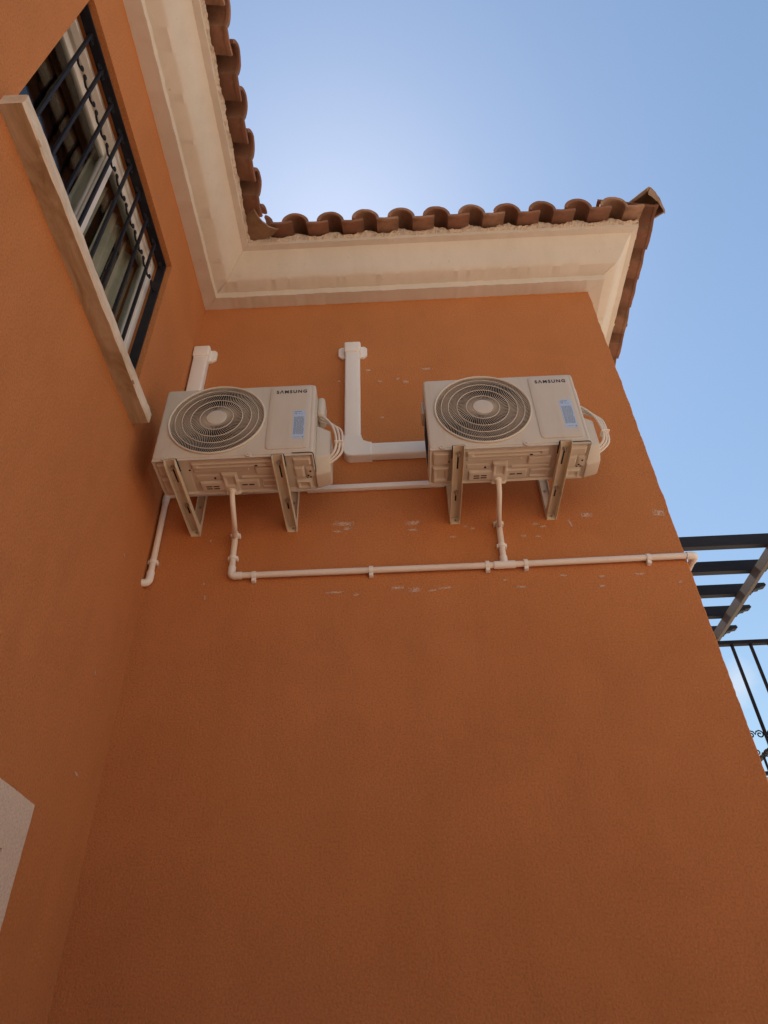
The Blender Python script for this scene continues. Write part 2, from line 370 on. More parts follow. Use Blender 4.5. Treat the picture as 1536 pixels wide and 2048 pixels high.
# cornice : profile (projection, height), swept round left wing, inner corner, front and outer corner
PROF = [(-0.002, 6.178), (0.098, 6.176), (0.101, 6.232), (0.182, 6.246), (0.200, 6.262), (0.228, 6.305), (0.252, 6.352), (0.280, 6.398), (0.310, 6.432), (0.352, 6.436), (0.354, 6.470), (0.10, 6.60)]
PROFS = []
for i in range(len(PROF) - 1): PROFS.append(PROF[i])
PROFS.append(PROF[-1])
b = MB()
path = []
N1, N2, N3 = 190, 190, 330
for i in range(N1 + 1): path.append(('L', YL + (0 - YL) * i / N1))
for i in range(N2 + 1): path.append(('F', 0 + W * i / N2))
for i in range(N3 // 2 + 1): path.append(('R', 0 + 4.0 * i / (N3 // 2)))
rings = []
s_acc = 0
for k, (side, t) in enumerate(path):
    ring = []
    for q, (p, z) in enumerate(PROFS):
        ja = 0.0042 if q in (0, 1, 2) else (0.003 if q in (3, 9, 10) else 0.0015)
        s_ = t + {'L': 0, 'F': 10, 'R': 20}[side]
        jz = ja * (nz1(s_ * 11, q * 3.3) + 0.8 * nz1(s_ * 33, q * 5.1, 2)); jp = ja * (nz1(s_ * 12, q * 7.7, 5) + 0.7 * nz1(s_ * 35, q * 2.9, 9))
        if q == 0: jp = 0; jz *= 1.2
        pp = p + jp; z2 = z + jz
        if side == 'L':  P = (pp, min(t, -pp), z2)
        elif side == 'F': P = (max(pp, min(W + pp, pp if t < pp else (W + pp if t >= W - 1e-6 else t))), -pp, z2)
        else: P = (W + pp, (-pp if t < 1e-6 else t), z2)
        ring.append(b.v(P))
    rings.append(ring)
for A_, B_ in zip(rings, rings[1:]):
    for q in range(len(PROFS) - 1):
        b.f([A_[q], B_[q], B_[q + 1], A_[q + 1]], True)
bmesh.ops.remove_doubles(b.bm, verts=b.bm.verts, dist=1e-5)
b.build('cornice', 'cornice', house)

# ------------------------------------------------------------------ roof
SL = 0.30; OV = 0.48; ZE = 6.482         # slope, overhang of tile tip, underside of pan at tip
b = MB(); z0 = 6.575; a = 5.0; e = 0.34
def dq(*p): b.f([b.v(q) for q in p])
dq((e, -e, z0), (W + e, -e, z0), (W + e - 2.2, -e + 2.2, z0 + SL * 2.2), (e - 2.2, -e + 2.2, z0 + SL * 2.2))
dq((W + e, -e, z0), (W + e, 9, z0), (W + e - 2.2, 9, z0 + SL * 2.2), (W + e - 2.2, -e + 2.2, z0 + SL * 2.2))
dq((e, -e, z0), (e - 2.2, -e + 2.2, z0 + SL * 2.2), (e - 4, -e + 2.2, z0 + SL * 4), (e - 4, YL - .3, z0 + SL * 4), (e, YL - .3, z0))
dq((e - 2.2, -e + 2.2, z0 + SL * 2.2), (W + e - 2.2, -e + 2.2, z0 + SL * 2.2), (W + e - 2.2, 9, z0 + SL * 2.2), (e - 4, 9, z0 + SL * 2.2), (e - 4, -e + 2.2, z0 + SL * 2.2))
dq((e - 4, YL - .3, z0 + SL * 4), (e - 4, 9, z0 + SL * 4), (-7.4, 9, z0), (-7.4, YL - .3, z0))
roof = b.build('roof', 'tile', house)

PITCH = 0.2535
def tile_mesh(umin=None, umax=None, seed=0, length=0.43):
    cen = []
    for i in range(15):
        t = math.pi * (1 - i / 14); cen.append((0.0875 + 0.0875 * math.cos(t), 0.076 * math.sin(t) + 0.016 * (1 - i / 14)))
    cen += [(0.19, -0.002), (0.22, -0.004), (0.255, -0.003), (0.285, -0.001), (0.300, 0.001), (0.322, 0.003)]
    def norm(i):
        p, q = cen[max(i - 1, 0)], cen[min(i + 1, len(cen) - 1)]; d = Vector((q[0] - p[0], q[1] - p[1])).normalized(); return Vector((-d.y, d.x))
    up_, lo = [], []
    for i, c in enumerate(cen):
        nn = norm(i); c = Vector(c); up_.append(c + nn * 0.007); lo.append(c - nn * 0.007)
    idx = [i for i, c in enumerate(cen) if (umin is None or c[0] >= umin) and (umax is None or c[0] <= umax)]
    loop = [up_[i] for i in idx] + [lo[i] for i in reversed(idx)]
    b = MB(); sec = []
    rnd = random.Random(seed)
    # rim at the tip, a step, then the body
    for v, grow in ((0.0, 0.0015), (0.004, 0.0045), (0.022, 0.0045), (0.026, 0.0), (0.06, -0.001), (length, -0.002)):
        ring = []
        m = len(idx)
        for k, p in enumerate(loop):
            i = idx[k] if k < m else idx[2 * m - 1 - k]; nn = norm(i); sgn = 1 if k < m else -1
            q = p + nn * sgn * grow
            jt = nz1(q.x * 30 + seed * 9.1, q.y * 30, v * 8) * 0.0025
            ring.append(b.v((q.x, -v + nz1(q.x * 14, seed * 3.7) * 0.004 * (v == 0), q.y + jt)))
        sec.append(ring)
    n_ = len(loop)
    for A_, B_ in zip(sec, sec[1:]):
        for k in range(n_): b.f([A_[k], A_[(k + 1) % n_], B_[(k + 1) % n_], B_[k]], k not in (len(idx) - 1, n_ - 1))
    mm = len(idx)
    for S_ in (sec[0], sec[-1]):
        for k in range(mm - 1): b.f([S_[k], S_[k + 1], S_[n_ - 2 - k], S_[n_ - 1 - k]])
    return b.mesh('roof_tile')
TM = [tile_mesh(seed=i) for i in range(5)]
for m_ in TM: m_.materials.append(MAT['tile'])
# tile local axes: x along eave, y outward (down slope), z up
th = math.atan(SL)
def eave_matrix(origin, u, out):
    u = Vector(u); out = Vector(out)
    vdir = (out * math.cos(th) - Vector((0, 0, 1)) * math.sin(th)).normalized(); nrm = Vector((0, 0, math.cos(th))) + out * math.sin(th)
    return Matrix(((u.x, vdir.x, nrm.x, origin[0]), (u.y, vdir.y, nrm.y, origin[1]), (u.z, vdir.z, nrm.z, origin[2]), (0, 0, 0, 1)))
tcount = 0
def put_tile(pos, u, out, mesh=None):
    global tcount
    tcount += 1
    me = mesh or TM[tcount * 7 % 5]
    jit = Matrix.Rotation(random.uniform(-.012, .012), 4, 'Z') @ Matrix.Rotation(random.uniform(-.010, .010), 4, 'Y') @ Matrix.Translation((random.uniform(-.003, .003), random.uniform(-.007, .007), random.uniform(-.003, .003)))
    o = link('roof_tile', me, roof); o.matrix_local = eave_matrix(pos, u, out) @ jit
    return o
ZP = ZE + 0.009
for k in range(10):     # front eave
    put_tile((0.711 - 0.0875 + PITCH * k, -OV, ZP), (1, 0, 0), (0, -1, 0), tile_mesh(umax=0.305) if k == 9 else None)
put_tile((0.711 - 0.0875 - PITCH, -OV, ZP), (1, 0, 0), (0, -1, 0), tile_mesh(umin=0.125, seed=11))
for k in range(12):     # left eave
    put_tile((OV, -0.77 - 0.0875 - PITCH * k, ZP), (0, 1, 0), (1, 0, 0))
put_tile((OV, -0.77 - 0.0875 + PITCH, ZP), (0, 1, 0), (1, 0, 0), tile_mesh(umax=0.10, seed=12))
for k in range(13):     # right eave
    put_tile((W + OV, -0.455 + PITCH * k, ZP), (0, 1, 0), (1, 0, 0))
for o in roof.children:
    if not o.data.materials: o.data.materials.append(MAT['tile'])
# barrel tiles: hip cover and valley channel
def barrel(name, r0_, r1_, length, M, mat, arc=math.pi, flip=False, thick=0.014, seed=0):
    b = MB(); secs = []
    for j in range(9):
        t = j / 8; r = r0_ + (r1_ - r0_) * t; ring = []
        for s_ in (0, 1):
            rng = range(13) if s_ == 0 else range(12, -1, -1)
            for k in rng:
                an = math.pi / 2 + arc * (k / 12 - 0.5); rr = r - s_ * thick + nz1(k * .7, j * .6, seed) * 0.004
                ring.append(b.v((rr * math.cos(an), -t * length + (nz1(k * .9, seed) * 0.006 if j == 0 else 0), (rr * math.sin(an)) * (-1 if flip else 1))))
        secs.append(ring)
    n_ = len(secs[0])
    for A_, B_ in zip(secs, secs[1:]):
        for k in range(n_): b.f([A_[k], A_[(k + 1) % n_], B_[(k + 1) % n_], B_[k]], True)
    for S_ in (secs[0], secs[-1]):
        for k in range(12): b.f([S_[k], S_[k + 1], S_[n_ - 2 - k], S_[n_ - 1 - k]])
    return b.build(name, mat, roof, M)
d_ = 1 / math.sqrt(2)
th_s = th; th = math.atan(SL / math.sqrt(2))
for k in range(3):
    pos = (W + OV - 0.005 - k * 0.27, -OV + 0.005 + k * 0.27, ZE + 0.048 + SL * 0.27 * k + 0.012 * k)
    barrel('hip_tile', 0.125, 0.095, 0.42, eave_matrix(pos, (d_, d_, 0), (d_, -d_, 0)), 'hip', math.pi * 0.92, seed=k)
b = MB(); M0 = eave_matrix((W + OV - 0.005, -OV + 0.005, ZE + 0.048), (d_, d_, 0), (d_, -d_, 0)); fan_ = []
for ring_ in range(5):
    rr_ = 0.112 * ring_ / 4; fan_.append([b.v((rr_ * math.cos(math.pi * (k / 16 * 1.1 - .05)), 0.002 - 0.008 * nz1(ring_ * .9, k * .7) + .012 * (1 - ring_ / 4), rr_ * math.sin(math.pi * (k / 16 * 1.1 - .05)) - .01)) for k in range(17)])
for A_, B_ in zip(fan_, fan_[1:]):
    for k in range(16): b.f([A_[k], A_[k + 1], B_[k + 1], B_[k]])
b.build('mortar_plug', 'hip', roof, M0)
pos = (OV + 0.045, -OV - 0.045, ZE + 0.085)
barrel('valley_tile', 0.135, 0.115, 0.42, eave_matrix(pos, (d_, d_, 0), (d_, -d_, 0)), 'hip', math.pi * 0.72, True, seed=9)
th = th_s
# mortar bedding under the tiles
def mortar(name, fn, L_, seed, peaks):
    b = MB(); nu = int(L_ / 0.011); sec = []
    for i in range(nu + 1):
        u = L_ * i / nu; ring = []
        ph = min(abs(((u - c) + 0.5 * PITCH) % PITCH - 0.5 * PITCH) for c in (peaks,))
        arch = max(0.0, 1 - (ph / 0.085) ** 2)
        hh = 0.045 + 0.05 * arch
        for q in range(7):
            a_ = q / 6
            p = 0.338 + 0.030 * math.sin(a_ * math.pi * 0.7) + 0.010 * nz1(u * 24, q * .8, seed) + 0.007 * nz1(u * 70, q * 1.7, seed)
            z = 6.452 + hh * a_ + 0.006 * nz1(u * 30, q, seed + 4) + 0.006 * nz1(u * 75, q, seed + 8)
            ring.append(b.v(fn(u, p, z)))
        ring.append(b.v(fn(u, 0.25, 6.448 + hh + 0.01)))
        sec.append(ring)
    for A_, B_ in zip(sec, sec[1:]):
        for q in range(7): b.f([A_[q], B_[q], B_[q + 1], A_[q + 1]], False)
    return b.build(name, 'mortar', roof)
mortar('mortar_bedding', lambda u, p, z: (0.36 + u, -p, z), W, 1.0, 0.711 - 0.36)
mortar('mortar_bedding', lambda u, p, z: (p, -0.36 - u, z), 3.6, 5.0, 0.77 - 0.36)
mortar('mortar_bedding', lambda u, p, z: (W + p, -0.36 + u, z), 3.4, 9.0, -0.455 + .0875 + 0.36)

# ------------------------------------------------------------------ window in the left wall
window = empty('window', parent=house)
XF = -0.105
def rectframe(b, x0, x1, y0, y1, z0, z1, wd, bev=0.004):
    b.box((x0, y0, z0), (x1, y1, z0 + wd), bev); b.box((x0, y0, z1 - wd), (x1, y1, z1), bev)
    b.box((x0, y0, z0 + wd), (x1, y0 + wd, z1 - wd), bev); b.box((x0, y1 - wd, z0 + wd), (x1, y1, z1 - wd), bev)
b = MB(); rectframe(b, XF - 0.09, XF, WY0 + .002, WY1 - .002, WZ0 + .002, WZ1 - .002, 0.045)
b.box((XF - 0.03, WY0 + .05, WZ1 - 0.062), (XF + 0.008, WY1 - .05, WZ1 - 0.048), 0.002)
b.box((XF - 0.07, WY0 + .05, WZ1 - 0.075), (XF - 0.05, WY1 - .05, WZ1 - 0.048), 0.002)
b.build('window_frame', 'alu', window)
YM = (WY0 + WY1) / 2
for i, (y0, y1, xx) in enumerate(((WY0 + .047, YM + .03, XF - 0.075), (YM - .03, WY1 - .047, XF - 0.035))):
    b = MB(); rectframe(b, xx, xx + 0.03, y0, y1, WZ0 + .05, WZ1 - .07, 0.055); b.build('sash', 'alu', window)
    b = MB(); b.box((xx + 0.012, y0 + .05, WZ0 + .1), (xx + 0.018, y1 - .05, WZ1 - .12)); b.build('pane', 'glass', window)
# curtain panels hanging inside the right-hand half
for c0, c1, fold in ((YM - 0.02, YM + 0.20, 3.0), (YM + 0.27, YM + 0.44, 2.0), (YM + 0.52, WY1 + 0.05, 2.5)):
    b = MB(); rows = []
    for j in range(8):
        z = WZ0 - 0.05 + (WZ1 - WZ0 + 0.10) * j / 7; rows.append([])
        for i in range(49):
            t = i / 48; x = XF - 0.145 + 0.022 * math.sin(t * fold * 2 * math.pi + 0.12 * j) + 0.004 * nz1(t * 5, j * .3, c0)
            rows[-1].append(b.v((x, c0 + (c1 - c0) * t, z)))
    for A_, B_ in zip(rows, rows[1:]):
        for i in range(48): b.f([A_[i], A_[i + 1], B_[i + 1], B_[i]], True)
    b.build('curtain', 'curtain', window)
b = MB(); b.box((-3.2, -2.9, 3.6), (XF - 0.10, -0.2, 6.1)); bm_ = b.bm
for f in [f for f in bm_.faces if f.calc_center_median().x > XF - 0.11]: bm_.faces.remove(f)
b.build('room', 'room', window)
# stone sill
b = MB(); nu = 60; sec = []
SY0, SY1, SX, SZ0, SZ1 = -2.115, -0.598, 0.092, 4.322, 4.394
for i in range(nu + 1):
    y = SY0 + (SY1 - SY0) * i / nu; ring = []
    for x, z in ((-0.13, SZ0), (SX - .006, SZ0), (SX, SZ0 + .008), (SX + .001, SZ1 - .008), (SX - .006, SZ1), (-0.13, SZ1 + 0.012)):
        inn = x > 0
        ring.append(b.v((x + (0.0035 * nz1(y * 9, x * 40, z * 20) + .002 * nz1(y * 40, x * 30, z * 30)) * inn, y, z + (0.003 * nz1(y * 8, x * 30, z * 50 + 3) + .002 * nz1(y * 45, x, z)) * inn)))
    sec.append(ring)
for A_, B_ in zip(sec, sec[1:]):
    for q in range(6):
        f = b.f([A_[q], B_[q], B_[(q + 1) % 6], A_[(q + 1) % 6]])
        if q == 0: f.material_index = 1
b.f(sec[0]); b.f(sec[-1][::-1])
sill = b.build('sill', 'sill', window); sill.data.materials.append(MAT['sill_under'])
for p_ in sill.data.polygons: p_.material_index = 1 if p_.normal.z < -0.7 else 0  # downward faces of the sill take the darker brown stone
# wrought iron grille
grille = empty('window_grille', parent=house)
XG = -0.055; GZ1 = WZ1 - 0.012; GZ0 = WZ0 + 0.075; GY0 = WY0 + 0.012; GY1 = WY1 - 0.010
b = MB()
b.box((XG - .026, GY0, GZ1 - .012), (XG + .026, GY1, GZ1), .002); b.box((XG - .026, GY1 - .012, WZ0 + .02), (XG + .026, GY1, GZ1 - .012), .002)
b.box((XG - .026, GY0, WZ0 + .02), (XG + .026, GY0 + .012, GZ1 - .012), .002); b.box((XG - .026, GY0 + .012, GZ0 - .012), (XG + .026, GY1 - .012, GZ0), .002)
b.build('grille_frame', 'iron', grille)
b = MB(); b.box((-.008, -.008, GZ0), (.008, .008, GZ1 - .012), .0015); bar_me = b.mesh('bar'); bar_me.materials.append(MAT['iron'])
BY = [-1.926 + 0.1570 * k for k in range(8)]
for y in BY: o = link('bar', bar_me, grille); o.location = (XG, y, 0)
def spiral(cx, cz, r0_, a0, turns, sgn, k=18):
    return [(cx + r0_ * (1 - 0.78 * t) * math.cos(a0 + sgn * turns * 2 * math.pi * t), cz + r0_ * (1 - 0.78 * t) * math.sin(a0 + sgn * turns * 2 * math.pi * t)) for t in [j / k for j in range(k + 1)]]
def half_scroll(sg):
    b = MB(); cu = spiral(sg * 0.021, 0.012, 0.0125, R(-90), 1.05, -sg, 14)
    pth = [(sg * 0.0755, 0.012), (sg * 0.066, -0.008), (sg * 0.050, -0.018), (sg * 0.034, -0.012), (sg * 0.026, -0.004)] + cu
    b.tube([(0, u, v) for u, v in pth], 0.0055, 7); return b.mesh('scroll')
def curl_mesh(sg):
    b = MB(); c = spiral(sg * 0.052, 0.0, 0.019, R(90), 1.1, -sg, 12); b.tube([(0, sg * 0.0745, 0.022)] + [(0, u, v) for u, v in c], 0.005, 6); return b.mesh('curl')
hs = [half_scroll(-1), half_scroll(1)]; cs_ = [curl_mesh(-1), curl_mesh(1)]
for m_ in hs + cs_: m_.materials.append(MAT['iron'])
for k in range(-1, 8):
    y = -1.926 + 0.157 * (k + 0.5)
    for m_, nm, z in ((hs[0], 'scroll', 5.395), (hs[1], 'scroll', 5.395), (cs_[0], 'curl', 5.655), (cs_[1], 'curl', 5.655)):
        if GY0 + .07 < y < GY1 - .07: o = link(nm, m_, grille); o.location = (XG, y, z)

# ------------------------------------------------------------------ cream surround and door low in the left wall
b = MB(); T = 0.028; _c = on(70, 1610, 0, T); TY, TZ = _c.y, _c.z
ztop, ytop = TZ, TY
# right upright and head as one L of quads with uneven outer edge
path_o, path_i = [], []
for i in range(101):
    z = ztop * i / 100 * 1.0; path_o.append((ytop + 0.003 * nz1(z * 12, 4.4) + .002 * nz1(z * 40, 1.4), z)); path_i.append((DY1 + 0.002 * nz1(z * 13, 9.4), min(z, DZ1)))
for i in range(1, 81):
    y = ytop + (-1.91 - ytop) * i / 80; path_o.append((y, ztop + 0.003 * nz1(y * 12, 2.4) + .002 * nz1(y * 40, 6.4))); path_i.append((min(y, DY1) if y > DY0 else DY0, DZ1))
fo = [b.v((T, y, z)) for y, z in path_o]; fi = [b.v((T, y, z)) for y, z in path_i]; bo = [b.v((-0.01, y, z)) for y, z in path_o]; bi = [b.v((-0.2, y, z)) for y, z in path_i]
for i in range(len(fo) - 1):
    b.f([fo[i], fo[i + 1], fi[i + 1], fi[i]]); b.f([bo[i], bo[i + 1], fo[i + 1], fo[i]]); b.f([fi[i], fi[i + 1], bi[i + 1], bi[i]])
b.box((-.01, -1.91, 0), (T, DY0, DZ1 + .1))
b.build('door_surround', 'trim', house)
dr = MB(); dr.box((-0.17, DY0 + .01, 0.02), (-0.12, DY1 - .01, DZ1 - .01), .004); dr.box((-.12, DY0 + .15, .3), (-.105, DY1 - .15, 1.0), .006); dr.box((-.12, DY0 + .15, 1.15), (-.105, DY1 - .15, 2.1), .006)
dr.build('door', 'door', house)

# ------------------------------------------------------------------ pale scuffs on the stucco
def scuff(px, py, wpx, hpx, rows=1, vert=False, wall=1):
    rnd = random.Random(int(px * 31 + py)); c = on(px, py, wall, 0.0)
    hw_, hh_ = wpx * 0.0034 * 0.62, max(hpx, 3) * 0.0034 * 0.85 * (1 + 0.7 * (rows - 1))
    b = MB(); n_ = 9; top = []; bot = []
    for k in range(n_):
        u = -1 + 2 * k / (n_ - 1); top.append(b.v((u, 0, 0.9 + 0.1 * rnd.random()))); bot.append(b.v((u, 0, -0.9 - 0.1 * rnd.random())))
    for k in range(n_ - 1): b.f([bot[k], bot[k + 1], top[k + 1], top[k]])
    M_ = Matrix.Translation(c + (Vector((0, -0.0016, 0)) if wall == 1 else Vector((0.0016, 0, 0))))
    if wall == 0: M_ = M_ @ Matrix.Rotation(R(90), 4, 'Z')
    M_ = M_ @ Matrix.Rotation(R(rnd.uniform(-6, 6) + (72 if vert else 0)), 4, 'Y') @ Matrix.Diagonal((hw_, 1, hh_, 1))
    b.build('scuff_mark', 'scuff', house, M_)
for a_ in [(737, 741, 12, 4), (760, 763, 9, 4), (795, 758, 8, 4), (811, 764, 11, 5), (853, 738, 20, 4), (678, 763, 8, 3), (764, 835, 10, 2),
           (688, 1048, 34, 4, 2), (675, 1063, 14, 3), (826, 1046, 22, 4, 2), (826, 1060, 16, 4), (1072, 1048, 14, 3), (1086, 1053, 12, 3), (1047, 1072, 10, 3), (1076, 1073, 8, 3),
           (1172, 1030, 18, 4, 2), (1317, 1026, 18, 5, 2), (945, 1057, 10, 2), (930, 1053, 8, 2), (905, 1074, 12, 2), (795, 1176, 22, 4), (830, 1180, 18, 4, 2), (866, 1181, 12, 2), (890, 1176, 22, 3),
           (712, 1190, 10, 3), (668, 1185, 26, 3), (1042, 1174, 16, 3), (1126, 1151, 11, 3), (1204, 1153, 10, 2), (1204, 1172, 10, 2), (1279, 1148, 14, 3), (1360, 1164, 6, 3),
           (694, 1058, 12, 3, 2), (1140, 1046, 16, 3, 1, True), (410, 1195, 10, 2, 1, True), (422, 1082, 6, 2, 1, True), (408, 1168, 4, 2, 1, True), (190, 1345, 8, 2, 1, True, 0), (248, 1110, 8, 2, 1, True, 0), (152, 1548, 12, 3, 1, False, 0), (1010, 1160, 6, 2)]:
    scuff(*a_)

# ------------------------------------------------------------------ air conditioners
UW, UH, UD = 0.804, 0.5175, 0.2616
GC = (0.297, 0.270); GR = 0.246
def rrect(n_, w0, w1, h0, h1, r, c):
    """points on a rounded rectangle hit by rays from c"""
    out = []
    for k in range(n_):
        a_ = 2 * math.pi * k / n_; dx, dz = math.cos(a_), math.sin(a_); best = 9
        lo, hi = 0.0, 2.0
        for _ in range(40):
            t = (lo + hi) / 2; x, z = c[0] + dx * t, c[1] + dz * t
            qx = abs(x - (w0 + w1) / 2) - (w1 - w0) / 2 + r; qz = abs(z - (h0 + h1) / 2) - (h1 - h0) / 2 + r
            sd_ = math.hypot(max(qx, 0), max(qz, 0)) + min(max(qx, qz), 0) - r
            if sd_ > 0: hi = t
            else: lo = t
        out.append((c[0] + dx * lo, c[1] + dz * lo))
    return out
def make_unit():
    root = empty('air_conditioner')
    # casing: front sheet with round opening, folded edges, sides and back
    N = 240; b = MB()
    circ = [(GC[0] + GR * math.cos(2 * math.pi * k / N), GC[1] + GR * math.sin(2 * math.pi * k / N)) for k in range(N)]
    lay = [[(x, 0.10, z) for x, z in circ], [(x, 0.006, z) for x, z in circ], [(GC[0] + (x - GC[0]) * 1.012, 0.0, GC[1] + (z - GC[1]) * 1.012) for x, z in circ]]
    for y, ins in ((0.0, 0.012), (0.0012, 0.007), (0.004, 0.003), (0.010, 0.0), (UD - .006, 0.0), (UD, 0.006)):
        lay.append([(x, y, z) for x, z in rrect(N, ins, UW - ins, ins * .6, UH - ins, 0.018 - ins * .5, GC)])
    vr = [[b.v(p) for p in l_] for l_ in lay]
    for A_, B_ in zip(vr, vr[1:]):
        for k in range(N): b.f([A_[k], A_[(k + 1) % N], B_[(k + 1) % N], B_[k]], True)
    b.f(vr[-1])
    ca = b.build('casing', 'casing', root)
    # cavity and fan
    b = MB(); ring = [[b.v((GC[0] + r_ * math.cos(2 * math.pi * k / 48), y, GC[1] + r_ * math.sin(2 * math.pi * k / 48))) for k in range(48)] for r_, y in ((GR - .001, .03), (GR - .001, .16))]
    for k in range(48): b.f([ring[0][k], ring[0][(k + 1) % 48], ring[1][(k + 1) % 48], ring[1][k]], True)
    b.f(ring[1]); b.build('fan_housing', 'dark', root)
    fan = empty('fan', parent=root)
    for j in range(3):
        b = MB(); rows = []
        for i in range(9):
            r_ = 0.05 + 0.175 * i / 8; rows.append([])
            for q in range(7):
                a_ = 2 * math.pi * j / 3 + (q / 6 - 0.5) * 1.35 + 0.5 * (i / 8) ** 1.4
                rows[-1].append(b.v((GC[0] + r_ * math.cos(a_), 0.055 + 0.055 * q / 6, GC[1] + r_ * math.sin(a_))))
        for A_, B_ in zip(rows, rows[1:]):
            for q in range(6): b.f([A_[q], A_[q + 1], B_[q + 1], B_[q]], True)
        b.build('blade', 'fan', fan)
    b = MB(); b.tube([(GC[0], .05, GC[1]), (GC[0], .13, GC[1])], 0.055, 24); b.build('fan_hub', 'fan', fan)
    # grille
    gr = empty('fan_guard', parent=root)
    dome = lambda r_: -0.006 - 0.010 * (1 - (r_ / GR) ** 2)
    b = MB()
    bands = ((0.050, 0.134, 66), (0.134, 0.179, 100), (0.179, GR, 136))
    for ra, rb, cnt in bands:
        for k in range(cnt):
            pr = []
            for i in range(6):
                r_ = ra + (rb - ra) * i / 5; a_ = 2 * math.pi * k / cnt + 0.62 * (r_ / GR) ** 1.35; th_ = 0.0008 / r_
                pr.append([b.v((GC[0] + r_ * math.cos(a_ + s_ * th_), dome(r_) + dy, GC[1] + r_ * math.sin(a_ + s_ * th_))) for s_, dy in ((-1, 0.0), (1, 0.0), (1, 0.0036), (-1, 0.0036))])
            for A_, B_ in zip(pr, pr[1:]):
                for q in range(4): b.f([A_[q], A_[(q + 1) % 4], B_[(q + 1) % 4], B_[q]])
    o = b.build('guard_rib', 'grille', gr); o['kind'] = 'stuff'
    for r_, t_ in ((0.086, .0020), (0.134, .0020), (0.179, .0020), (0.216, .0020), (GR + .002, .0055)):
        b = MB(); n_ = 72; rr = []
        for k in range(n_):
            a_ = 2 * math.pi * k / n_; rr.append([b.v((GC[0] + (r_ + t_ * math.cos(p)) * math.cos(a_), dome(min(r_, GR)) + 0.001 - t_ * math.sin(p) * 1.2, GC[1] + (r_ + t_ * math.cos(p)) * math.sin(a_))) for p in [2 * math.pi * j / 8 for j in range(8)]])
        for k in range(n_):
            A_, B_ = rr[k], rr[(k + 1) % n_]
            for q in range(8): b.f([A_[q], A_[(q + 1) % 8], B_[(q + 1) % 8], B_[q]], True)
        b.build('guard_ring', 'grille', gr)
    b = MB(); dsk = []
    for r_, y in ((0.0001, -.0205), (0.04, -.0200), (0.050, -.0185), (0.053, -.014), (0.053, -.004)):
        dsk.append([b.v((GC[0] + r_ * math.cos(2 * math.pi * k / 40), y, GC[1] + r_ * math.sin(2 * math.pi * k / 40))) for k in range(40)])
    for A_, B_ in zip(dsk, dsk[1:]):
        for k in range(40): b.f([A_[k], A_[(k + 1) % 40], B_[(k + 1) % 40], B_[k]], True)
    b.build('guard_hub', 'casing', gr)
    # raised service cover on the right
    b = MB(); c0 = ((0.562 + 0.782) / 2, 0.265); lays = []
    for y, ins in ((0.002, 0.0), (-0.004, 0.003), (-0.0065, 0.009), (-0.0065, 0.03)):
        lays.append([b.v((x, y, z)) for x, z in rrect(96, 0.560 + ins, 0.783 - ins, 0.030 + ins, 0.503 - ins, 0.022, c0)])
    for A_, B_ in zip(lays, lays[1:]):
        for k in range(96): b.f([A_[k], A_[(k + 1) % 96], B_[(k + 1) % 96], B_[k]], True)
    b.f(lays[-1]); cov = b.build('service_cover', 'casing', root)
    b = MB()
    b.box((0.788, -0.0012, 0.02), (0.7905, 0.002, 0.50)); b.build('seam', 'pan', root)
    # lettering
    tcu = bpy.data.curves.new('lettering', 'FONT'); tcu.body = 'S\u039bMSUNG'; tcu.size = 0.030; tcu.offset = 0.0009; tcu.extrude = 0.0004; tcu.space_character = 1.32
    to = bpy.data.objects.new('tmp', tcu); COL.objects.link(to); dg = bpy.context.evaluated_depsgraph_get()
    me = bpy.data.meshes.new_from_object(to.evaluated_get(dg)); bpy.data.objects.remove(to)
    xs = [v.co.x for v in me.vertices]; ys_ = [v.co.y for v in me.vertices]
    sx = 0.162 / (max(xs) - min(xs)); sz = 0.0255 / (max(ys_) - min(ys_)); mx_, my_ = min(xs), min(ys_)
    for v in me.vertices: v.co = Vector((0.596 + (v.co.x - mx_) * sx, -0.0072 - v.co.z, 0.4425 + (v.co.y - my_) * sz))
    link('lettering', me, cov, 'ink')
    # sticker with print
    b = MB(); b.box((0.695, -0.0072, 0.097), (0.757, -0.0062, 0.306)); st = b.build('rating_sticker', 'sticker', cov)
    b = MB(); rnd = random.Random(3)
    def mark(x0, x1, z0_, z1_): b.f([b.v((x0, -0.0075, z0_)), b.v((x1, -0.0075, z0_)), b.v((x1, -0.0075, z1_)), b.v((x0, -0.0075, z1_))])
    z = 0.292
    mark(0.700, 0.738, z, z + 0.005)
    for _ in range(8):
        x = rnd.uniform(0.70, 0.745); zz_ = rnd.uniform(0.262, 0.284); mark(x, x + 0.004, zz_, zz_ + rnd.uniform(.003, .008))
    z = 0.252
    while z > 0.122:
        x = 0.700
        while x < 0.748:
            ln = rnd.uniform(0.004, 0.016); mark(x, min(x + ln, 0.752), z, z + 0.0042); x += ln + 0.002
        z -= 0.0066
    mark(0.745, 0.752, 0.102, 0.110); mark(0.700, 0.735, 0.106, 0.109)
    b.build('print', 'print', cov)
    # pressed base pan seen from below
    def rb(x, y, x0, x1, y0, y1, s_=0.011):
        d = min(x - x0, x1 - x, y - y0, y1 - y); t = max(0.0, min(1.0, d / s_ + 0.5)); return t * t * (3 - 2 * t)
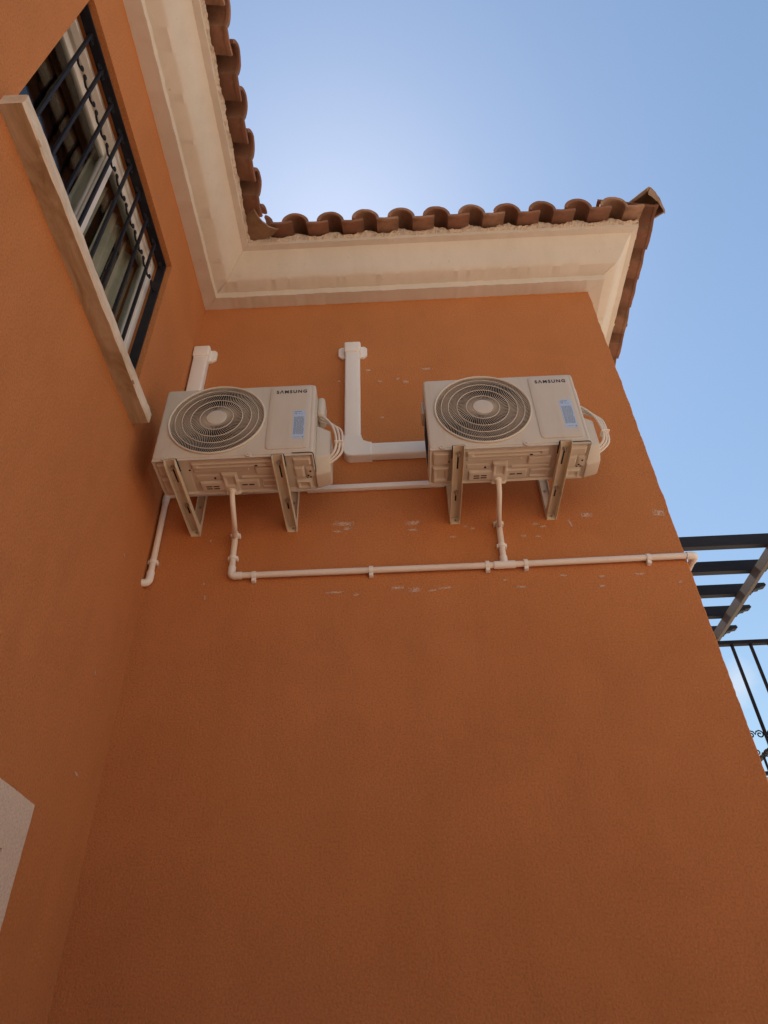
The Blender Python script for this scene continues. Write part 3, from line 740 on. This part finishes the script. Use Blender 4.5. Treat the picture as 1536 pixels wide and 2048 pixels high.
    FEAT = [(0.19, 0.60, 0.035, 0.075, .010), (0.19, 0.47, 0.085, 0.105, .006), (0.50, 0.62, 0.085, 0.135, .008), (0.205, 0.325, 0.175, 0.242, .010), (0.325, 0.40, 0.115, 0.258, .012),
            (0.400, 0.505, 0.172, 0.232, .009), (0.19, 0.315, 0.125, 0.160, .005), (0.42, 0.62, 0.145, 0.163, .007), (0.52, 0.63, 0.18, 0.245, .006), (0.02, 0.10, 0.03, 0.11, .007), (0.02, 0.10, 0.13, 0.24, .009), (0.70, 0.785, 0.03, 0.075, .007),
            (0.70, 0.745, 0.09, 0.16, .009), (0.70, 0.775, 0.185, 0.245, .011), (0.175, 0.63, 0.022, 0.250, -.004), (0.755, 0.79, 0.10, 0.17, .004), (0.22, 0.56, 0.047, 0.060, -.005), (0.34, 0.385, 0.14, 0.20, -.005), (0.525, 0.60, 0.195, 0.225, -.005), (0.035, 0.085, 0.15, 0.215, -.005), (0.715, 0.76, 0.20, 0.23, -.005)]
    b = MB(); nx, ny = 190, 64; gridv = []
    for j in range(ny + 1):
        row = []
        for i in range(nx + 1):
            x = 0.004 + (UW - 0.008) * i / nx; y = 0.004 + (UD - 0.008) * j / ny
            h = sum(rb(x, y, *f_[:4]) * f_[4] * 1.8 for f_ in FEAT)
            edge = min(x, UW - x, y, UD - y); h += 0.011 * max(0, 1 - edge / 0.014) ** 0.5 if edge < 0.014 else 0
            row.append(b.v((x, y, -0.002 - h)))
        gridv.append(row)
    for j in range(ny):
        for i in range(nx): b.f([gridv[j][i], gridv[j][i + 1], gridv[j + 1][i + 1], gridv[j + 1][i]], True)
    # skirt up to casing
    rim = gridv[0] + [r_[-1] for r_ in gridv[1:]] + gridv[-1][::-1][1:] + [r_[0] for r_ in gridv[::-1][1:-1]]
    top_ = [b.v((v.co.x, v.co.y, 0.012)) for v in rim]
    for k in range(len(rim)): b.f([rim[k], rim[(k + 1) % len(rim)], top_[(k + 1) % len(rim)], top_[k]])
    pan = b.build('base_pan', 'pan', root)
    b = MB(); b.tube(fillet([(0.700, -0.001, 0.002), (UW + .001, -0.001, 0.002), (UW + .001, UD - .002, 0.002), (0.70, UD - .002, .002)], .02), 0.0022, 6); b.build('gasket', 'dark', pan)
    def hz(x, y): return -0.0028 - sum(rb(x, y, *f_[:4]) * f_[4] * 1.8 for f_ in FEAT)
    def slot(x0, x1, y0, y1):
        b = MB(); h = min(hz(x, y) for x in (x0, (x0 + x1) / 2, x1) for y in (y0, y1)); b.box((x0, y0, h - .0006), (x1, y1, h + .004), 0.0012); b.build('drain_slot', 'dark', pan)
    for x0 in (0.231, 0.268):
        for y0 in (0.200, 0.216): slot(x0, x0 + 0.031, y0, y0 + 0.0075)
    for x0 in (0.417, 0.453): slot(x0, x0 + 0.028, 0.198, 0.2065)
    slot(0.283, 0.293, 0.143, 0.158); slot(0.505, 0.520, 0.060, 0.068)
    for x, y in ((0.098, 0.090), (0.172, 0.086), (0.428, 0.130), (0.778, 0.125), (0.765, 0.155), (0.776, 0.168), (0.758, 0.172)):
        b = MB(); h = hz(x, y); b.tube([(x, y, h - .0008), (x, y, h + .004)], 0.0055, 10); b.build('screw_hole', 'dark', pan)
    # tabs with screws along the front lower edge
    for x in (0.065, 0.483):
        b = MB(); b.tube([(x, -0.004, 0.006), (x, 0.008, 0.006)], 0.016, 20); b.tube([(x, -0.008, 0.006), (x, -0.004, 0.006)], 0.005, 8); b.build('fixing_tab', 'casing', root)
    # spigot
    b = MB(); b.tube([(0.360, 0.238, -.006), (0.360, 0.238, -.020)], [0.020, 0.020], 20); b.tube([(0.360, 0.238, -.020), (0.360, 0.238, -.034)], 0.0145, 16); b.build('drain_spigot', 'pvc', root)
    # side details: valve cover, grip, left grip
    b = MB()
    poly = [(0.090, 0.060), (0.150, -0.018), (0.255, -0.018), (0.255, 0.290), (0.090, 0.290)]
    A_ = [b.v((UW - 0.002, y, z)) for y, z in poly]; B_ = [b.v((UW + 0.076, y * .95 + .008, 0.004 + (z + .018) * 0.78)) for y, z in poly]
    b.f(A_); b.f(B_[::-1])
    for k in range(5): b.f([A_[k], B_[k], B_[(k + 1) % 5], A_[(k + 1) % 5]])
    bmesh.ops.bevel(b.bm, geom=list(b.bm.edges), offset=0.008, segments=3, affect='EDGES', profile=0.5)
    for f in b.bm.faces: f.smooth = True
    b.build('valve_cover', 'casing', root)
    b = MB(); b.box((UW - .002, .09, 0.37), (UW + .040, .20, 0.515), .018, 4); b.build('grip', 'casing', root)
    b = MB(); b.box((-0.014, 0.10, 0.36), (0.002, 0.19, 0.46), 0.006, 2); b.build('grip', 'casing', root)
    b = MB()
    for k in range(9): b.box((-0.0015, 0.03 + .022 * k, 0.06), (0.002, 0.036 + .022 * k, 0.32))
    b.build('side_vents', 'dark', root)
    # white service cables looping on the right side
    for k in range(3):
        dx, dy = 0.019 * k, 0.012 * k
        pts = [(UW - .003, 0.12 + dy, 0.392), (UW + .035, 0.10 + dy, 0.36 - dx * .5), (UW + 0.085 + dx, 0.085 + dy, 0.27), (UW + 0.106 + dx * .8, 0.085 + dy, 0.17), (UW + .098 + dx * .8, 0.09 + dy, 0.095), (UW + .062 + dx * .2, .115 + dy * .5, 0.060 - dx * .5), (UW + .045, .13, 0.055)]
        b = MB(); b.tube(smooth_path(pts, 7), 0.0062, 10); b.build('cable', 'cable', root)
    b = MB(); b.box((UW + .097, .074, 0.148), (UW + .140, .122, 0.155), .002); b.build('cable_tie', 'pvc', root)
    return root
unit = make_unit(); unit.location = (0.1276, -0.5538, 4.1014)
props(unit, 'beige outdoor air conditioner unit in the inner corner, nearest the barred window', 'air conditioner', 'outdoor units on the wall')
u2 = copy_tree(unit); u2.location = (1.508, -0.537, 4.1067)
u2['label'] = 'beige outdoor air conditioner unit nearest the outer corner, with L-shaped duct on its left'

# ------------------------------------------------------------------ wall brackets
def make_bracket():
    root = empty('wall_bracket'); t = 0.003; hw = 0.028; LA = 0.565
    b = MB()
    b.box((-hw, -LA, -t), (hw, -0.004, 0), .0008)
    for s_ in (-1, 1):      # flanges, deeper towards the wall
        x0, x1 = (s_ * hw, s_ * (hw - t))
        b.prism([(-LA, -t), (-LA, -0.020), (-LA + .02, -0.030), (-0.03, -0.040), (-0.004, -0.040), (-0.004, -t)], x0, x1, lambda u, v, q: (q, u, v))
    b.build('arm', 'bracket', root)
    b = MB(); b.box((-hw, -0.004, -0.046), (hw, -0.001, 0.40), .0008)
    for s_ in (-1, 1):
        x0, x1 = (s_ * (hw - .0035), s_ * (hw - .0062))
        b.prism([(-0.003, -0.046), (-0.020, -0.046), (-0.030, -0.006), (-0.018, 0.06), (-0.016, 0.40), (-0.003, 0.40)], x0, x1, lambda u, v, q: (q, u, v))
    b.build('wall_leg', 'bracket', root)
    for y0, y1 in ((-0.50, -0.40), (-0.235, -0.15)):
        b = MB(); b.box((-.0042, y0, -t - .0007), (.0042, y1, -t + .001), .0004); b.build('slot', 'dark', root)
    for y in (-0.515, -0.225):
        b = MB(); b.tube([(0, y, -.0032), (0, y, -.012)], 0.012, 6, smooth=False); b.tube([(0, y, -.012), (0, y, -.030)], 0.005, 8); b.build('bolt', 'steel', root)
    for y in (-0.515,):
        b = MB(); b.box((-.032, y - .045, 0.0), (.032, y + .045, .010), .003); b.build('rubber_pad', 'dark', root)
    b = MB(); b.tube([(0.004, -.004, -.022), (0.004, -.007, -.022)], 0.006, 10); b.build('bolt', 'steel', root)
    b = MB(); b.tube([(0.0, -.004, .16), (0.0, -.010, .16)], 0.009, 6, smooth=False); b.build('bolt', 'steel', root)
    return root
br = make_bracket()
spots = [(0.226, 4.088, 'left bracket under the air conditioner by the inner corner'), (0.758, 4.088, 'right bracket under the air conditioner by the inner corner'),
         (1.652, 4.092, 'left bracket under the air conditioner by the outer corner'), (2.180, 4.092, 'right bracket under the air conditioner by the outer corner')]
for i, (x, z, lab) in enumerate(spots):
    o = br if i == 0 else copy_tree(br); o.location = (x, 0, z); props(o, 'beige metal ' + lab, 'bracket', 'brackets carrying the outdoor units')

# ------------------------------------------------------------------ white plastic ducts
def channel(b, a, c, wd, dp, axis):
    if axis == 'z': b.box((a[0] - wd / 2, -dp, a[2]), (a[0] + wd / 2, 0.0, c[2]), 0.011, 3)
    else: b.box((a[0], -dp, a[2] - wd / 2), (c[0], 0.0, a[2] + wd / 2), 0.011, 3)
def wall_cap(parent, x, z, one_side):
    b = MB(); b.box((x - .056, -.072, z - .05), (x + .056, -.002, z + .055), .012, 3); b.build('end_cap', 'pvc', parent)
    b = MB(); x0 = x - (.05 if one_side else .098); x1 = x + .098
    pts = [(x0, z - .035), (x0 + (0 if one_side else .025), z - .062), (x1 - .025, z - .062), (x1, z - .035), (x1, z + .035), (x1 - .018, z + .056), (x0 + (0 if one_side else .018), z + .056), (x0, z + .035)]
    b.prism(pts, -0.022, -0.001, lambda u, v, q: (u, q, v)); bmesh.ops.bevel(b.bm, geom=list(b.bm.edges), offset=.004, segments=2, affect='EDGES', profile=.5); b.build('wall_flange', 'pvc', parent)
d1 = empty('cable_duct', (0.060, 0, 4.4), 'short white plastic duct rising behind the corner air conditioner unit', 'duct', 'white ducts on the orange wall')
b = MB(); b.box((-.050, -.062, 0), (.050, -.001, 1.17), .011, 3); b.build('channel', 'pvc', d1)
wall_cap(d1, 0.0, 5.605 - 4.4, True)
d2 = empty('cable_duct', (1.093, 0, 4.6), 'L-shaped white plastic duct between the two air conditioner units', 'duct', 'white ducts on the orange wall')
b = MB(); b.box((-.050, -.062, 0.0), (.050, -.001, 0.97), .011, 3); b.build('channel', 'pvc', d2)
wall_cap(d2, 0.0, 5.570 - 4.6, False)
b = MB(); b.box((.06, -.062, -.048), (.62, -.001, .050), .011, 3); b.build('channel', 'pvc', d2)
b = MB()
poly = []
for k in range(9): a_ = math.pi + math.pi / 2 * k / 8; poly.append((-.054 + .045 + .045 * math.cos(a_), -.053 + .045 + .045 * math.sin(a_)))
poly += [(.115, -.053), (.115, .055)]
for k in range(5): a_ = -math.pi / 2 - math.pi / 2 * k / 4; poly.append((.054 + .02 + .02 * math.cos(a_), .055 + .02 + .02 * math.sin(a_)))
poly += [(.054, .12), (-.054, .12)]
b.prism(poly, -.067, -.001, lambda u, v, q: (u, q, v)); bmesh.ops.bevel(b.bm, geom=[e_ for e_ in b.bm.edges if all(v.co.y < -.05 for v in e_.verts)], offset=.009, segments=3, affect='EDGES', profile=.5)
b.build('elbow', 'pvc', d2)

# ------------------------------------------------------------------ pipes
PR = 0.0165; YP = -0.024
def clip(parent, x, z, along='x'):
    b = MB()
    if along == 'x':
        pts = [(x, YP + (PR + .004) * math.cos(t), z + (PR + .004) * math.sin(t)) for t in [2 * math.pi * k / 14 for k in range(15)]]
        b.box((x - .011, -.030, z + PR), (x + .011, -.002, z + PR + .008), .002); b.box((x - .011, -.030, z - PR - .020), (x + .011, -.002, z - PR), .002)
        b.tube([(x - .010, YP, z), (x + .010, YP, z)], PR + .0045, 14)
    else:
        b.box((x + PR, -.030, z - .011), (x + PR + .010, -.002, z + .011), .002); b.box((x - PR - .010, -.030, z - .011), (x - PR, -.002, z + .011), .002)
        b.tube([(x, YP, z - .010), (x, YP, z + .010)], PR + .0045, 14)
    b.build('clip', 'pvc', parent)
ZD = 3.752; XA, XT = 0.458, 1.880; XE = 2.866
dp = empty('drain_pipe', (0, 0, 0), 'long white plastic drain pipe running along the wall below both units', 'pipe')
b = MB(); b.tube([(XA + .03, YP, ZD), (XT - .04, YP, ZD - .006)], PR, 14); b.build('pipe', 'pipe', dp)
b = MB(); b.tube([(XT + .04, YP, ZD - .006), (2.3, YP, ZD - .003), (XE - .03, YP, ZD)], PR, 14); b.build('pipe', 'pipe', dp)
b = MB(); b.tube([(XE, YP + .03, ZD), (XE, 0.9, ZD - .02)], PR, 14); b.build('pipe', 'pipe', dp)
b = MB(); b.tube(fillet([(XE - .045, YP, ZD), (XE, YP, ZD), (XE, YP + .05, ZD)], .022), PR + .004, 14); b.build('elbow', 'pvc', dp)
b = MB(); b.tube(fillet([(XA, YP, ZD + .055), (XA, YP, ZD), (XA + .055, YP, ZD)], .02), PR + .004, 14); b.build('elbow', 'pvc', dp)
b = MB(); b.tube([(XT - .055, YP, ZD - .006), (XT + .055, YP, ZD - .006)], PR + .0045, 16); b.tube([(XT, YP, ZD), (XT, YP, ZD + .045)], PR + .004, 16); b.build('tee', 'pvc', dp)
b = MB(); b.tube([(XA, YP, ZD + .04), (XA - .004, YP, 3.90), (XA - .006, YP, 4.035)], PR, 14); b.build('pipe', 'pipe', dp)
b = MB(); b.tube([(XT, YP, ZD + .03), (XT + .003, YP, 3.90), (XT + .006, YP, 4.03)], PR, 14); b.build('pipe', 'pipe', dp)
b = MB(); b.tube(smooth_path([(0.1276 + .360, -.5538 + .238, 4.072), (0.1276 + .362, -.5538 + .240, 4.05), (0.492, -.285, 4.005), (0.484, -.18, 3.965), (0.462, -.075, 3.985), (XA - .006, YP - .003, 4.02), (XA - .006, YP, 4.045)], 7), 0.0135, 12); b.build('hose', 'pipe', dp)
b = MB(); b.tube(smooth_path([(1.508 + .360, -.537 + .238, 4.077), (1.508 + .360, -.537 + .240, 4.05), (1.866, -.27, 4.005), (1.868, -.17, 3.97), (1.880, -.07, 3.985), (XT + .006, YP - .003, 4.015), (XT + .006, YP, 4.04)], 7), 0.0135, 12); b.build('hose', 'pipe', dp)
for x in (0.577, 1.187, 1.791, 1.990, 2.623): clip(dp, x, ZD - .003)
for x, z in ((XA - .005, 4.018), (XA - .003, 3.865), (XT + .005, 4.02), (XT + .002, 3.868)): clip(dp, x, z, 'z')
cp = empty('corner_pipe', (0, 0, 0), 'thin white pipe behind the units turning down the inner corner of the walls', 'pipe')
ZH = 4.335; XC = 0.026
b = MB(); b.tube([(XC + .04, YP, ZH), (0.86, YP, ZH)], PR * .9, 12); b.build('pipe', 'pipe', cp)
b = MB(); b.box((0.83, -.034, ZH - .017), (1.62, -.002, ZH + .017), .006, 2); b.build('trunking', 'pvc', cp)
b = MB(); b.tube(fillet([(1.60, YP, ZH), (1.64, YP, ZH), (1.655, YP - .05, ZH - .03)], .015), PR * 1.1, 12); b.build('elbow', 'pvc', cp)
b = MB(); b.tube(fillet([(XC + .045, YP, ZH), (XC, YP, ZH), (XC, YP, ZH - .06)], .02), PR + .003, 14); b.build('elbow', 'pvc', cp)
b = MB(); b.tube([(XC, YP, ZH - .03), (XC + .004, YP, 3.77)], PR, 14); b.build('pipe', 'pipe', cp)
b = MB(); b.tube(fillet([(XC + .004, YP, 3.80), (XC + .004, YP, 3.728), (-.02, YP - .012, 3.728)], .03), PR + .004, 14); b.build('elbow', 'pvc', cp)
clip(cp, XC + .003, 3.862, 'z')

# ------------------------------------------------------------------ terrace, pergola and railing to the right
ter = empty('terrace', (3.85, 3.5, 0), 'raised terrace with cream slab edge beside the right side of the house', 'terrace')
b = MB(); b.box((W + .003 - 3.85, 1.50 - 3.5, 0), (4.85 - 3.85, 8.0 - 3.5, 2.95)); b.build('wall', 'wall', ter)
b = MB(); b.box((W + .003 - 3.85, 1.44 - 3.5, 2.95), (4.92 - 3.85, 8.05 - 3.5, 3.10), .01); b.build('slab', 'trim', ter)
pg = empty('pergola', (4.8, 3.2, 3.10), 'dark timber pergola with scrolled beam ends beyond the right wall', 'pergola')
PZ = 5.50
def pl(x, y, z): return (x - 4.8, y - 3.2, z - 3.10)
byy = [2.32, 2.74, 3.16, 3.58, 4.0]
bprof = [(W + .005, 0), (4.86, 0), (4.90, .012), (4.93, .012), (4.945, .030), (4.975, .050), (5.015, .055), (5.03, .072), (5.075, .078), (5.095, .092), (5.085, .12), (W + .005, .12)]
for y in byy:
    b = MB(); b.prism(bprof, y, y + .062, lambda u, v, q: pl(u, q, PZ + v)); b.build('beam', 'beam', pg)
b = MB(); b.box(pl(4.765, 2.15, PZ - .112), pl(4.808, 4.35, PZ - .001), .004); b.build('girder', 'girder', pg)
for y in (2.25, 4.2):
    b = MB(); b.box(pl(4.745, y - .05, 3.10), pl(4.845, y + .05, PZ - .113), .005); b.build('post', 'beam', pg)
def railing(name, p0, p1, n_, label, z0_, z1_):
    p0 = Vector(p0); p1 = Vector(p1); d = p1 - p0; L_ = d.length; a_ = math.atan2(d.y, d.x)
    rl = empty(name, p0, label, 'railing', 'black railings round the terrace'); rl.rotation_euler = (0, 0, a_)
    b = MB(); b.box((0, -.022, z1_ - .030), (L_, .022, z1_), .004); b.build('top_rail', 'iron', rl)
    b = MB(); b.box((0, -.012, z0_), (L_, .012, z0_ + .022), .002); b.build('bottom_rail', 'iron', rl)
    b = MB(); b.box((-.009, -.009, z0_ + .022), (.009, .009, z1_ - .030), .001); me = b.mesh('baluster'); me.materials.append(MAT['iron'])
    def pair(c0, up_):
        l_, r_ = ([(u, 0, v) for u, v in spiral(q * .029, c0, .026, R(90 * up_), 1.2, -q * up_)] for q in (-1, 1))
        m = MB(); m.tube(l_[::-1] + [(-.010, 0, c0 + .020 * up_), (0, 0, c0), (.010, 0, c0 + .020 * up_)] + r_, .0046, 6)
        me_ = m.mesh('scroll'); me_.materials.append(MAT['iron']); return me_
    pieces = (pair(.03, 1), pair(-.09, -1))
    st = L_ / n_
    for k in range(n_ + 1):
        x = min(max(st * k, .012), L_ - .012); o = link('baluster', me, rl); o.location = (x, 0, 0)
        if k < n_:
            for ms in pieces: o = link('scroll', ms, rl); o.location = (st * (k + .5), 0, z0_ + .235)
    return rl
railing('railing', (W + .062 + .0, 1.55, 3.10), (4.75, 1.55, 3.10), 14, 'black iron railing along the front edge of the terrace, beside the wall corner', .045, .995)
railing('railing', (4.75, 1.62, 3.10), (4.75, 6.25, 3.10), 34, 'black iron railing receding along the outer side of the terrace', .045, .995)
